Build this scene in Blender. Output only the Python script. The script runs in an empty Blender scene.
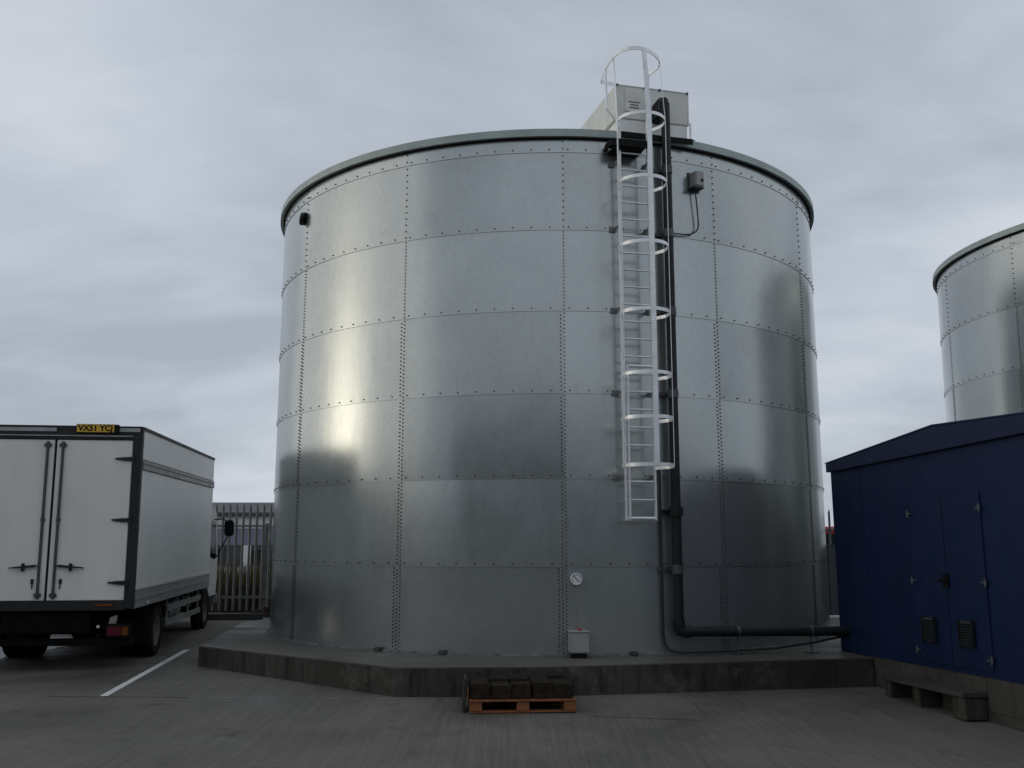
import bpy, bmesh, math, random
from mathutils import Vector, Matrix
random.seed(7)
PI = math.pi
R = math.radians
scene = bpy.context.scene
COL = scene.collection

# ------------------------------------------------------------------ helpers
class MB:
    """collects shapes with material slots and links them as ONE mesh object"""
    def __init__(s):
        s.v = []; s.f = []; s.m = []; s.sm = []
    def add(s, vs, fs, mi=0, smooth=False):
        o = len(s.v)
        s.v += [tuple(p) for p in vs]
        for f in fs:
            s.f.append([i + o for i in f]); s.m.append(mi); s.sm.append(smooth)
    def box(s, c, d, mi=0, rz=0.0, bev=0.0, M=None):
        hx, hy, hz = d[0]/2, d[1]/2, d[2]/2
        mat = Matrix.Translation(Vector(c)) @ Matrix.Rotation(rz, 4, 'Z')
        if M is not None: mat = M @ mat
        if bev <= 0:
            vs = [mat @ Vector((x*hx, y*hy, z*hz)) for z in (-1, 1) for y in (-1, 1) for x in (-1, 1)]
            s.add(vs, [(0,2,3,1),(4,5,7,6),(0,1,5,4),(2,6,7,3),(0,4,6,2),(1,3,7,5)], mi)
        else:
            bm = bmesh.new(); bmesh.ops.create_cube(bm, size=1.0)
            for v in bm.verts: v.co = Vector((v.co.x*d[0], v.co.y*d[1], v.co.z*d[2]))
            bmesh.ops.bevel(bm, geom=bm.edges[:], offset=bev, segments=2, affect='EDGES')
            bm.verts.index_update()
            s.add([mat @ v.co for v in bm.verts], [[v.index for v in f.verts] for f in bm.faces], mi)
            bm.free()
    def b2(s, x0, x1, y0, y1, z0, z1, mi=0, bev=0.0):
        s.box(((x0+x1)/2, (y0+y1)/2, (z0+z1)/2), (abs(x1-x0), abs(y1-y0), abs(z1-z0)), mi, 0, bev)
    def tube(s, path, r, n=10, mi=0, caps=True):
        P = [Vector(p) for p in path]; rings = []
        prev = None
        for i, p in enumerate(P):
            if i == 0: t = P[1]-P[0]
            elif i == len(P)-1: t = P[-1]-P[-2]
            else: t = (P[i+1]-P[i]).normalized() + (P[i]-P[i-1]).normalized()
            t.normalize()
            if prev is None:
                a = Vector((0,0,1)) if abs(t.z) < .9 else Vector((1,0,0))
                u = t.cross(a).normalized()
            else:
                u = (prev - t*prev.dot(t)).normalized()
            prev = u; w = t.cross(u)
            rr = r[i] if isinstance(r, (list, tuple)) else r
            rings.append([p + (u*math.cos(2*PI*k/n) + w*math.sin(2*PI*k/n))*rr for k in range(n)])
        vs = [v for ring in rings for v in ring]
        fs = [(i*n+k, i*n+(k+1) % n, (i+1)*n+(k+1) % n, (i+1)*n+k) for i in range(len(P)-1) for k in range(n)]
        s.add(vs, fs, mi, True)
        if caps:
            s.add(rings[0], [list(range(n))[::-1]], mi); s.add(rings[-1], [list(range(n))], mi)
    def cyl(s, p0, p1, r, n=16, mi=0): s.tube([p0, p1], r, n, mi)
    def strip(s, path, ups, w, th, mi=0):
        """flat bar swept along a path; ups = direction of its width at each point, th = thickness along the side"""
        P = [Vector(p) for p in path]; vs = []
        for i, p in enumerate(P):
            t = (P[min(i+1, len(P)-1)] - P[max(i-1, 0)]).normalized()
            u = Vector(ups[i] if isinstance(ups, list) else ups).normalized()
            q = t.cross(u).normalized()
            vs += [p+u*w/2+q*th/2, p-u*w/2+q*th/2, p-u*w/2-q*th/2, p+u*w/2-q*th/2]
        fs = []
        for i in range(len(P)-1):
            for k in range(4): fs.append((i*4+k, i*4+(k+1) % 4, (i+1)*4+(k+1) % 4, (i+1)*4+k))
        e = (len(P)-1)*4
        fs += [(3,2,1,0), (e, e+1, e+2, e+3)]
        s.add(vs, fs, mi)
    def prism(s, poly, z0, z1, mi=0, mtop=None):
        n = len(poly); vs = [(x, y, z0) for x, y in poly] + [(x, y, z1) for x, y in poly]
        s.add(vs, [(i, (i+1) % n, n+(i+1) % n, n+i) for i in range(n)], mi)
        s.add(vs, [list(range(n))[::-1]], mi); s.add(vs, [[n+i for i in range(n)]], mi if mtop is None else mtop)
    def extr(s, poly, axis, a0, a1, mi=0):
        """polygon given in the two other axes, extruded along axis 0/1/2"""
        def mk(p, a):
            q = list(p); q.insert(axis, a); return q
        n = len(poly); vs = [mk(p, a0) for p in poly] + [mk(p, a1) for p in poly]
        s.add(vs, [(i, (i+1) % n, n+(i+1) % n, n+i) for i in range(n)], mi)
        s.add(vs, [list(range(n))[::-1]], mi); s.add(vs, [[n+i for i in range(n)]], mi)
    def disc(s, c, nrm, r, h, n=24, mi=0):
        c = Vector(c); nrm = Vector(nrm).normalized()
        s.tube([c, c+nrm*h], r, n, mi)
    def lathe(s, prof, c, axis, n=24, mi=0):
        """prof = list of (distance along axis, radius)"""
        a = Vector(axis).normalized(); u = a.orthogonal().normalized(); w = a.cross(u); c = Vector(c)
        vs = [c + a*d + (u*math.cos(2*PI*k/n)+w*math.sin(2*PI*k/n))*r for d, r in prof for k in range(n)]
        fs = [(i*n+k, i*n+(k+1) % n, (i+1)*n+(k+1) % n, (i+1)*n+k) for i in range(len(prof)-1) for k in range(n)]
        s.add(vs, fs, mi, True)
    def build(s, name, mats, parent=None, angle=35, fixn=True):
        me = bpy.data.meshes.new(name)
        me.from_pydata(s.v, [], s.f)
        for i, p in enumerate(me.polygons):
            p.material_index = s.m[i]; p.use_smooth = s.sm[i]
        if fixn:
            bm = bmesh.new(); bm.from_mesh(me); bmesh.ops.recalc_face_normals(bm, faces=bm.faces[:]); bm.to_mesh(me); bm.free()
        for m in (mats if isinstance(mats, (list, tuple)) else [mats]): me.materials.append(m)
        if any(s.sm): me.set_sharp_from_angle(angle=R(angle))
        o = bpy.data.objects.new(name, me); COL.objects.link(o)
        if parent: o.parent = parent
        return o

def tag(o, label=None, cat=None, group=None, kind=None):
    if label: o['label'] = label
    if cat: o['category'] = cat
    if group: o['group'] = group
    if kind: o['kind'] = kind
    return o
def empty(name, loc, rz=0, rx=0, ry=0, parent=None):
    e = bpy.data.objects.new(name, None); COL.objects.link(e)
    e.location = loc; e.rotation_euler = (rx, ry, rz); e.empty_display_size = .2
    if parent: e.parent = parent
    return e
def copy_child(o, parent, rz=None, loc=None):
    c = o.copy(); COL.objects.link(c); c.parent = parent
    if rz is not None: c.rotation_euler = (0, 0, rz)
    if loc is not None: c.location = loc
    return c
def copy_tree(o, parent=None):
    c = o.copy(); COL.objects.link(c)
    if parent: c.parent = parent
    for ch in list(o.children):
        if not ch.name.startswith('number_plate'): copy_tree(ch, c)
    return c
def arc(c, r, a0, a1, n):
    return [(c[0]+r*math.cos(a0+(a1-a0)*i/n), c[1]+r*math.sin(a0+(a1-a0)*i/n)) for i in range(n+1)]

# ------------------------------------------------------------------ materials
class NT:
    def __init__(s, m): s.t = m.node_tree; s.N = s.t.nodes; s.L = s.t.links
    def n(s, typ, **kw):
        nd = s.N.new(typ)
        for k, v in kw.items():
            if k == 'ins':
                for a, b in v.items():
                    if isinstance(b, bpy.types.NodeSocket): s.L.new(b, nd.inputs[a])
                    else: nd.inputs[a].default_value = b
            else: setattr(nd, k, v)
        return nd
    def ramp(s, fac, stops):
        nd = s.N.new('ShaderNodeValToRGB'); e = nd.color_ramp.elements
        while len(e) < len(stops): e.new(.5)
        for i, (p, c) in enumerate(stops):
            e[i].position = p; e[i].color = tuple(c)+(1,) if isinstance(c, (tuple, list)) else (c, c, c, 1)
        s.L.new(fac, nd.inputs[0]); return nd.outputs[0]
    def math(s, op, a, b=0.0, c=None):
        nd = s.N.new('ShaderNodeMath'); nd.operation = op
        for i, x in enumerate((a, b) if c is None else (a, b, c)):
            if isinstance(x, bpy.types.NodeSocket): s.L.new(x, nd.inputs[i])
            else: nd.inputs[i].default_value = x
        return nd.outputs[0]
    def mix(s, fac, a, b, blend='MIX'):
        nd = s.N.new('ShaderNodeMix'); nd.data_type = 'RGBA'; nd.blend_type = blend
        for i, x in ((0, fac), (6, a), (7, b)):
            if isinstance(x, bpy.types.NodeSocket): s.L.new(x, nd.inputs[i])
            elif i == 0: nd.inputs[0].default_value = x
            else: nd.inputs[i].default_value = tuple(x)+(1,) if len(x) == 3 else x
        return nd.outputs[2]
    def noise(s, vec, scale, detail=4, rough=.55, dist=0.0):
        nd = s.n('ShaderNodeTexNoise', ins={'Scale': scale, 'Detail': detail, 'Roughness': rough, 'Distortion': dist})
        if vec is not None: s.L.new(vec, nd.inputs['Vector'])
        return nd.outputs['Fac']
    def mapped(s, vec, scale=(1,1,1), loc=(0,0,0), rot=(0,0,0)):
        nd = s.n('ShaderNodeMapping'); s.L.new(vec, nd.inputs[0])
        nd.inputs['Scale'].default_value = scale; nd.inputs['Location'].default_value = loc; nd.inputs['Rotation'].default_value = rot
        return nd.outputs[0]

def new_mat(name):
    m = bpy.data.materials.new(name); m.use_nodes = True
    t = NT(m); t.N.clear()
    out = t.n('ShaderNodeOutputMaterial'); b = t.n('ShaderNodeBsdfPrincipled'); t.L.new(b.outputs[0], out.inputs[0])
    return m, t, b
def simple(name, col, rough=.5, metal=0.0, var=.15, scale=6.0, bump=0.0, bscale=60.0, streak=None, spec=.5, rvar=.1, dirt=None):
    m, t, b = new_mat(name)
    co = t.n('ShaderNodeTexCoord').outputs['Object']
    rnd = t.n('ShaderNodeObjectInfo').outputs['Random']
    off = t.n('ShaderNodeVectorMath', operation='ADD', ins={0: co}); cmb = t.n('ShaderNodeCombineXYZ', ins={0: t.math('MULTIPLY', rnd, 37.0), 1: t.math('MULTIPLY', rnd, 11.0)})
    t.L.new(cmb.outputs[0], off.inputs[1]); vec = off.outputs[0]
    v2 = t.mapped(vec, streak) if streak else vec
    n = t.noise(v2, scale, 5, .6)
    k = t.ramp(n, [(.3, 1-var), (.7, 1+var)])
    c = t.mix(1.0, col, k, 'MULTIPLY')
    if dirt:
        n2 = t.noise(v2, scale*.35, 6, .7)
        c = t.mix(t.math('MULTIPLY', t.ramp(n2, [(.5, 0.0), (.75, 1.0)]), dirt[1]), c, dirt[0])
    t.L.new(c, b.inputs['Base Color'])
    t.L.new(t.ramp(t.noise(vec, scale*1.7, 4), [(.3, max(rough-rvar, .03)), (.7, min(rough+rvar, 1))]), b.inputs['Roughness'])
    b.inputs['Metallic'].default_value = metal; b.inputs['Specular IOR Level'].default_value = spec
    if bump:
        bp = t.n('ShaderNodeBump', ins={'Strength': bump, 'Distance': .01, 'Height': t.noise(vec, bscale, 4, .6)})
        t.L.new(bp.outputs[0], b.inputs['Normal'])
    return m

def galvanised(name, col, rough, metal):
    m, t, b = new_mat(name)
    co = t.n('ShaderNodeTexCoord').outputs['Object']
    rnd = t.n('ShaderNodeObjectInfo').outputs['Random']
    cmb = t.n('ShaderNodeCombineXYZ', ins={0: t.math('MULTIPLY', rnd, 37.0), 1: t.math('MULTIPLY', rnd, 13.0), 2: t.math('MULTIPLY', rnd, 23.0)})
    off = t.n('ShaderNodeVectorMath', operation='ADD', ins={0: co, 1: cmb.outputs[0]}); vec = off.outputs[0]
    big = t.noise(vec, .9, 5, .6)
    fine = t.noise(t.mapped(vec, (1, 1, .25)), 14, 5, .7)
    vor = t.n('ShaderNodeTexVoronoi', ins={'Vector': vec, 'Scale': 24.0}).outputs['Color']
    spang = t.n('ShaderNodeSeparateColor', ins={0: vor}).outputs[0]
    k = t.math('ADD', t.math('MULTIPLY', big, .32), t.math('ADD', t.math('MULTIPLY', fine, .12), t.math('MULTIPLY', spang, .07)))
    k = t.math('ADD', t.math('ADD', k, .73), t.math('MULTIPLY', t.math('SUBTRACT', rnd, .35), .16))
    # white rust runs and drips
    run = t.ramp(t.noise(t.mapped(vec, (5, 5, .35)), 2.2, 5, .65), [(.56, 0.0), (.75, 1.0)])
    c = t.mix(1.0, col, t.n('ShaderNodeCombineColor', ins={0: k, 1: k, 2: k}).outputs[0], 'MULTIPLY')
    c = t.mix(t.math('MULTIPLY', run, .30), c, (.40, .43, .42))
    drip = t.ramp(t.noise(t.mapped(vec, (16, 16, .5)), 1.6, 4, .6), [(.62, 0.0), (.74, 1.0)])
    c = t.mix(t.math('MULTIPLY', drip, .22), c, (.24, .25, .24))
    t.L.new(c, b.inputs['Base Color'])
    r = t.math('ADD', t.math('MULTIPLY', fine, .10), t.math('ADD', t.math('MULTIPLY', big, .10), rough-.10))
    r = t.math('ADD', r, t.math('MULTIPLY', rnd, .04))
    t.L.new(r, b.inputs['Roughness']); b.inputs['Metallic'].default_value = metal
    h = t.math('ADD', t.math('MULTIPLY', t.noise(t.mapped(vec, (1, 1, .3)), 1.6, 2), .9), t.math('MULTIPLY', fine, .006))
    bp = t.n('ShaderNodeBump', ins={'Strength': .5, 'Distance': .014, 'Height': h})
    wn = t.n('ShaderNodeTexWhiteNoise', noise_dimensions='1D', ins={'W': t.math('MULTIPLY', rnd, 91.7)}).outputs['Color']
    half = t.n('ShaderNodeVectorMath', operation='SUBTRACT', ins={0: wn, 1: (.5, .5, .5)}).outputs[0]
    sc_ = t.n('ShaderNodeVectorMath', operation='SCALE', ins={0: half, 'Scale': .028}).outputs[0]
    ad = t.n('ShaderNodeVectorMath', operation='ADD', ins={0: bp.outputs[0], 1: sc_}).outputs[0]
    nm = t.n('ShaderNodeVectorMath', operation='NORMALIZE', ins={0: ad}).outputs[0]
    t.L.new(nm, b.inputs['Normal'])
    return m

M = {}
M['galv'] = galvanised('galvanised_sheet', (.405, .436, .430), .20, .72)
M['bolt'] = simple('bolt_cap', (.036, .039, .040), .6, spec=.25)
M['rim'] = simple('rim_steel', (.33, .385, .37), .5, .2, .10, 3, dirt=((.18, .21, .195), .4))
M['alu'] = simple('ladder_aluminium', (.80, .82, .83), .36, .35, .12, 5)
M['pipe'] = simple('pipe_black', (.010, .0125, .013), .6, 0, .3, 3, spec=.3)
M['cable'] = simple('cable_black', (.014, .015, .016), .5)
M['seal'] = simple('sealant_white', (.13, .14, .14), .9, 0, .4, 9, spec=.1)
M['greybox'] = simple('grey_plastic', (.33, .33, .32), .5, 0, .08, 5, dirt=((.2, .19, .17), .5))
M['dgrey'] = simple('dark_grey_metal', (.075, .08, .085), .5, .3, .2, 6)
M['red'] = simple('red_paint', (.45, .04, .06), .4)
M['hous'] = simple('housing_beige', (.70, .70, .64), .5, 0, .07, 3, dirt=((.28, .28, .26), .35), streak=(1, 1, .3))
M['housw'] = simple('housing_white', (.80, .81, .78), .5, 0, .06, 3, dirt=((.4, .42, .38), .35), streak=(1, 1, .3))
M['sign'] = simple('sign_pale', (.68, .68, .64), .4)
M['black'] = simple('matt_black', (.008, .009, .009), .7, spec=.15)
M['dial'] = simple('dial_white', (.74, .75, .75), .3, 0, .05)
M['truckw'] = simple('truck_white_panel', (.74, .73, .685), .5, 0, .05, 2.2, dirt=((.50, .48, .42), .5), streak=(1, 1, .35))
M['trucks'] = simple('truck_side_panel', (.74, .76, .745), .40, 0, .04, 1.2, dirt=((.45, .45, .43), .10), streak=(1, 1, .3), rvar=.015)
M['tframe'] = simple('truck_frame_dark', (.024, .025, .025), .55, .0, .25, 5, spec=.25)
M['tsilver'] = simple('truck_trim_silver', (.36, .37, .37), .4, .6, .15, 5)
M['tskirt'] = simple('truck_skirt_grey', (.30, .305, .295), .5, .2, .12, 3, dirt=((.11, .10, .09), .6))
M['rod'] = simple('lock_rod_steel', (.075, .08, .078), .5, .3, .2, 6)
M['chassis'] = simple('chassis_black', (.006, .006, .006), .8, 0, .4, 5, spec=.1)
M['rubber'] = simple('tyre_rubber', (.010, .010, .010), .85, 0, .3, 12, spec=.15)
M['wheelrim'] = simple('wheel_grey', (.13, .12, .10), .65, .1, .25, 8, dirt=((.04, .035, .03), .6))
M['yplate'] = simple('plate_yellow', (.62, .40, .03), .35, 0, .06)
M['lred'] = simple('lens_red', (.085, .005, .011), .2, 0, .2)
M['lamber'] = simple('lens_amber', (.15, .045, .01), .2, 0, .2)
M['glass'] = simple('dark_glass', (.015, .018, .02), .06, 0, .1)
M['cabw'] = simple('cab_paint', (.6, .6, .58), .55, 0, .05)
M['navy'] = simple('navy_cladding', (.0060, .0165, .058), .5, 0, .14, 2.0, spec=.25, dirt=((.010, .017, .034), .5), streak=(1, 1, .3), bump=.06, bscale=2.0)
M['navyroof'] = simple('navy_roof', (.010, .017, .058), .45, 0, .12, 2.5, spec=.3)
M['silver'] = simple('hinge_zinc', (.10, .11, .115), .5, .3, .1, 8)
M['vent'] = simple('vent_metal', (.028, .032, .036), .45, .5, .15, 8)
M['wood'] = simple('pallet_wood', (.24, .088, .032), .8, 0, .3, 7, bump=.4, bscale=30, streak=(.4, 3, 3), dirt=((.10, .05, .03), .6))
M['block'] = simple('dark_block', (.022, .018, .013), .85, 0, .5, 9, spec=.1, bump=.8, bscale=30, dirt=((.075, .042, .026), .6))
M['fence'] = simple('fence_galvanised', (.19, .198, .198), .5, .5, .2, 5)
M['brown'] = simple('timber_dark', (.03, .025, .02), .8, 0, .4, 6, bump=.4, streak=(3, 3, .4))
M['brick'] = simple('brick_rubble', (.055, .034, .026), .85, 0, .4, 9, bump=.5)
M['wroof'] = simple('warehouse_roof', (.04, .044, .05), .6, 0, .15, 1, streak=(1, 1, .2))
M['wwhite'] = simple('warehouse_white', (.62, .63, .64), .5, 0, .08, .6)
M['wblue'] = simple('warehouse_blue_grey', (.17, .18, .24), .5, 0, .1, .6)
M['wdark'] = simple('warehouse_base', (.045, .05, .048), .6, 0, .3, .8)
M['wgrey'] = simple('hall_cladding', (.105, .115, .12), .55, 0, .1, .5)
M['door'] = simple('roller_door', (.16, .17, .19), .5, .1, .1, 1)
M['panelgrey'] = simple('panel_grey', (.11, .12, .135), .55, .1, .15, 1.5, dirt=((.06, .06, .055), .5))
M['whitec'] = simple('white_concrete', (.6, .6, .58), .8, 0, .1, 8, bump=.2)
M['vanred'] = simple('van_red', (.35, .02, .025), .3, 0, .05)

def concrete(name, c0, c1, wet, rlo, rhi, broom=False, runs=False):
    m, t, b = new_mat(name)
    vec = t.n('ShaderNodeNewGeometry').outputs['Position']
    a = t.noise(vec, .45, 6, .62, .4); f = t.noise(vec, 9, 6, .7); g = t.noise(vec, 70, 3, .6)
    k = t.math('ADD', t.math('MULTIPLY', a, .55), t.math('ADD', t.math('MULTIPLY', f, .3), t.math('MULTIPLY', g, .15)))
    c = t.ramp(k, [(.34, c0), (.66, c1)])
    w = t.ramp(t.noise(t.mapped(vec, (1, 1, 1), (3.1, 1.7, 0)), .33, 5, .6, .6), [(.44, 0.0), (.62, 1.0)])
    c = t.mix(t.math('MULTIPLY', w, wet), c, tuple(x*.45 for x in c0))
    h = t.math('ADD', t.math('MULTIPLY', g, .35), t.math('MULTIPLY', f, .6))
    if runs:
        v2 = t.noise(t.mapped(vec, (3.2, 3.2, .5)), 2.4, 6, .7)
        c = t.mix(t.ramp(v2, [(.48, 0.0), (.66, .75)]), c, tuple(x*.35 for x in c0))
        v3 = t.noise(t.mapped(vec, (1.1, 1.1, 1.1), (9, 4, 2)), 2.0, 5, .7)
        c = t.mix(t.ramp(v3, [(.55, 0.0), (.72, .6)]), c, tuple(x*1.7 for x in c1))
    if broom:
        br = t.noise(t.mapped(vec, (26, .55, 1), (0, 0, 0), (0, 0, R(-7.2))), 1.0, 4, .7)
        c = t.mix(t.ramp(br, [(.35, 0.0), (.75, .30)]), c, tuple(x*1.8 for x in c1))
        h = t.math('ADD', h, t.math('MULTIPLY', br, 2.2))
        # oil and tyre dirt
        d = t.ramp(t.noise(vec, 1.3, 5, .7), [(.60, 0.0), (.74, .55)])
        c = t.mix(d, c, (.022, .022, .021))
    t.L.new(c, b.inputs['Base Color']); b.inputs['Specular IOR Level'].default_value = .28
    ro = t.n('ShaderNodeMapRange', ins={0: w, 3: rhi, 4: rlo}).outputs[0]
    ro = t.math('ADD', ro, t.math('MULTIPLY', f, .12))
    t.L.new(ro, b.inputs['Roughness'])
    bs = t.n('ShaderNodeMapRange', ins={0: w, 3: .45, 4: .14}).outputs[0]
    bp = t.n('ShaderNodeBump', ins={'Strength': bs, 'Distance': .012, 'Height': h})
    t.L.new(bp.outputs[0], b.inputs['Normal'])
    return m
M['yard'] = concrete('yard_concrete', (.080, .074, .064), (.148, .138, .121), .6, .36, .85, True)
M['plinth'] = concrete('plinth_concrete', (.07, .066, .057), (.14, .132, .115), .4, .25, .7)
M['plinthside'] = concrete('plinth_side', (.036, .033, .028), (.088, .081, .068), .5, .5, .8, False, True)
M['slab'] = concrete('slab_concrete', (.032, .032, .029), (.080, .080, .075), .3, .15, .6)

def blockwork(name):
    m, t, b = new_mat(name)
    co = t.n('ShaderNodeTexCoord').outputs['Object']
    sep = t.n('ShaderNodeSeparateXYZ', ins={0: co})
    cmb = t.n('ShaderNodeCombineXYZ', ins={0: t.math('ADD', sep.outputs[0], sep.outputs[1]), 1: sep.outputs[2]})
    bt = t.n('ShaderNodeTexBrick', ins={'Vector': cmb.outputs[0], 'Color1': (.058, .055, .047, 1), 'Color2': (.042, .040, .035, 1), 'Mortar': (.030, .028, .023, 1),
             'Scale': 1.0, 'Mortar Size': .008, 'Brick Width': .45, 'Row Height': .43, 'Bias': 0.0})
    n = t.noise(co, 8, 6, .7)
    c = t.mix(1.0, bt.outputs[0], t.ramp(n, [(.3, .65), (.7, 1.25)]), 'MULTIPLY')
    t.L.new(c, b.inputs['Base Color']); b.inputs['Roughness'].default_value = .85
    h = t.math('SUBTRACT', t.math('MULTIPLY', n, .5), bt.outputs['Fac'])
    bp = t.n('ShaderNodeBump', ins={'Strength': .5, 'Distance': .01, 'Height': h}); t.L.new(bp.outputs[0], b.inputs['Normal'])
    return m
M['blockwork'] = blockwork('base_blockwork')
def paint_line(name):
    m, t, b = new_mat(name)
    vec = t.n('ShaderNodeNewGeometry').outputs['Position']
    n = t.noise(vec, 7, 6, .75); n2 = t.noise(vec, 1.2, 3)
    w = t.ramp(t.math('ADD', t.math('MULTIPLY', n, .7), t.math('MULTIPLY', n2, .3)), [(.30, 0.0), (.44, 1.0)])
    t.L.new(t.mix(w, (.10, .10, .095), (.66, .66, .63)), b.inputs['Base Color']); b.inputs['Roughness'].default_value = .6
    return m
M['paint'] = paint_line('worn_white_paint')
M['joint'] = simple('joint_pale_edge', (.30, .30, .28), .6, 0, .6, 5)  # pale mottled tone for the joint line
def grass_mat():
    m, t, b = new_mat('dry_grass')
    n = t.noise(t.n('ShaderNodeNewGeometry').outputs['Position'], 2.2, 4)
    rnd = t.n('ShaderNodeNewGeometry').outputs['Random Per Island']
    k = t.math('ADD', t.math('MULTIPLY', n, .6), t.math('MULTIPLY', rnd, .4))
    t.L.new(t.ramp(k, [(.25, (.05, .048, .02)), (.5, (.095, .08, .036)), (.75, (.15, .118, .055))]), b.inputs['Base Color'])
    b.inputs['Roughness'].default_value = .8
    return m
M['grass'] = grass_mat()

# ------------------------------------------------------------------ camera
CAMZ = 1.82
cam = bpy.data.cameras.new('camera'); cam.sensor_width = 36; cam.lens = 981.73/1024*36; cam.clip_end = 3000; cam.clip_start = .05
co = bpy.data.objects.new('camera', cam); COL.objects.link(co)
co.location = (0, 0, CAMZ); co.rotation_euler = (R(90+9.3535), 0, 0)
scene.camera = co

# ------------------------------------------------------------------ ground
def clamp(x, a, b): return max(a, min(b, x))
def gz(x, y):
    return -.002 - .006*(clamp(x, -14, 14)+1.435) + .015*(clamp(y, 7, 34)-12.446)
xs = sorted(set([-900, -400, -150, -70, -40, -25] + [-14+i for i in range(29)] + [25, 40, 70, 150, 400, 900]))
ys = sorted(set([-900, -300, -100, -40, -15, 0, 4] + [7+i for i in range(28)] + [50, 80, 150, 400, 900]))
g = MB(); nx = len(xs)
g.add([(x, y, gz(x, y)) for y in ys for x in xs],
      [(j*nx+i, j*nx+i+1, (j+1)*nx+i+1, (j+1)*nx+i) for j in range(len(ys)-1) for i in range(nx-1)], 0, True)
tag(g.build('yard', M['yard']), 'wet dark brushed concrete yard in front of the steel tank', None, None, 'structure')

def ground_strip(name, p0, p1, w, mat, lift=.004, n=12):
    s = MB(); a = Vector(p0); b_ = Vector(p1); d = (b_-a).normalized(); q = Vector((-d.y, d.x))*w/2
    vs = []
    for i in range(n+1):
        c = a+(b_-a)*i/n
        for k in (-1, 1):
            p = c+q*k; vs.append((p.x, p.y, gz(p.x, p.y)+lift))
    s.add(vs, [(i*2, i*2+2, i*2+3, i*2+1) for i in range(n)])
    return tag(s.build(name, mat), None, None, None, 'structure')
ground_strip('parking_line', (-4.955, 12.36), (-5.47, 17.05), .095, M['paint'])
ground_strip('slab_joint', (-3.9, 12.31), (-1.35, 12.30), .020, M['joint'])
ground_strip('slab_joint', (-5.6, 12.318), (-3.9, 12.31), .015, M['black'], .003)
ground_strip('slab_joint', (.9, 11.25), (2.05, 11.05), .012, M['black'], .003)

def water_mat():
    m, t, b = new_mat('puddle_water')
    b.inputs['Base Color'].default_value = (.04, .038, .033, 1); b.inputs['Roughness'].default_value = .24
    bp = t.n('ShaderNodeBump', ins={'Strength': .3, 'Distance': .01, 'Height': t.noise(t.n('ShaderNodeNewGeometry').outputs['Position'], 14, 4)})
    t.L.new(bp.outputs[0], b.inputs['Normal']); return m
M['water'] = water_mat(); M['dry'] = concrete('dry_concrete', (.10, .098, .09), (.16, .155, .145), .2, .6, .9)
def puddle(cx_, cy_, rx, ry, seed, zf=None, rz=0.0, nm='puddle'):
    rd = random.Random(seed); ph = [rd.uniform(0, 6.28) for _ in range(5)]; n = 64; vs = []
    for i in range(n):
        a = 2*PI*i/n; k = 1+.22*math.sin(2*a+ph[0])+.16*math.sin(3*a+ph[1])+.12*math.sin(5*a+ph[2])+.08*math.sin(9*a+ph[3])+.05*math.sin(14*a+ph[4])
        x = rx*k*math.cos(a); y = ry*k*math.sin(a); X = cx_+x*math.cos(rz)-y*math.sin(rz); Y = cy_+x*math.sin(rz)+y*math.cos(rz)
        vs.append((X, Y, (gz(X, Y) if zf is None else zf)+.004))
    s = MB(); s.add(vs, [list(range(n))]); tag(s.build(nm, M['water'] if nm == 'puddle' else M['dry']), None, None, None, 'structure')
puddle(-9.7, 17.0, 2.0, 2.1, 1)
puddle(-6.7, 15.25, 1.15, .55, 2, None, R(4), 'dry_patch')
puddle(-4.6, 21.3, .5, .35, 6, .346)
# ------------------------------------------------------------------ plinth
T1 = (.65, 18.6825); TZ = .346
outer = [(-4.66, 15.06), (-1.435, 12.44), (.29, 12.5), (4.81, 13.50), (4.675, 14.46), (6.1, 15.4), (7.0, 18.0), (6.6, 21.4), (3.8, 24.2), (-.6, 24.9), (-3.6, 23.6), (-5.30, 19.9)]
p = MB()
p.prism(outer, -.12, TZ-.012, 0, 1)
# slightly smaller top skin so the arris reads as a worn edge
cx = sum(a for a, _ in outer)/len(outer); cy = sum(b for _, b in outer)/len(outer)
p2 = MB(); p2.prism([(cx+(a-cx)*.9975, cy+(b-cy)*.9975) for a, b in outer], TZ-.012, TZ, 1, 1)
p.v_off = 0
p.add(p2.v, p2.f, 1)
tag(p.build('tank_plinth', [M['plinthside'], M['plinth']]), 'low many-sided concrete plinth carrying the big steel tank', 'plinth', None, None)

# ------------------------------------------------------------------ tanks
RT = 5.0
NP = 13; DA = 2*PI/NP
ZS = [0, 1.184, 2.395, 3.592, 4.785, 5.989, 7.174, 7.40]      # heights above the tank's base
SPEC = [(3, 24), (2, 23), (2, 22), (2, 21), (1, 23), (1, 12), (1, 2)]
def bolt(mb, a, z, r, br=.0145, h=.014, mi=1):
    c = Vector((math.sin(a)*r, -math.cos(a)*r, z)); n_ = Vector((math.sin(a), -math.cos(a), 0)); t = Vector((math.cos(a), math.sin(a), 0)); k6 = 6
    lo = [c-n_*.004+(t*math.cos(2*PI*k/k6)+Vector((0,0,1))*math.sin(2*PI*k/k6))*br for k in range(k6)]
    hi = [c+n_*h+(t*math.cos(2*PI*k/k6)+Vector((0,0,1))*math.sin(2*PI*k/k6))*br*.72 for k in range(k6)]
    mb.add(lo+hi, [(k, (k+1) % k6, k6+(k+1) % k6, k6+k) for k in range(k6)]+[[k6+k for k in range(k6)]], mi)
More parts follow.
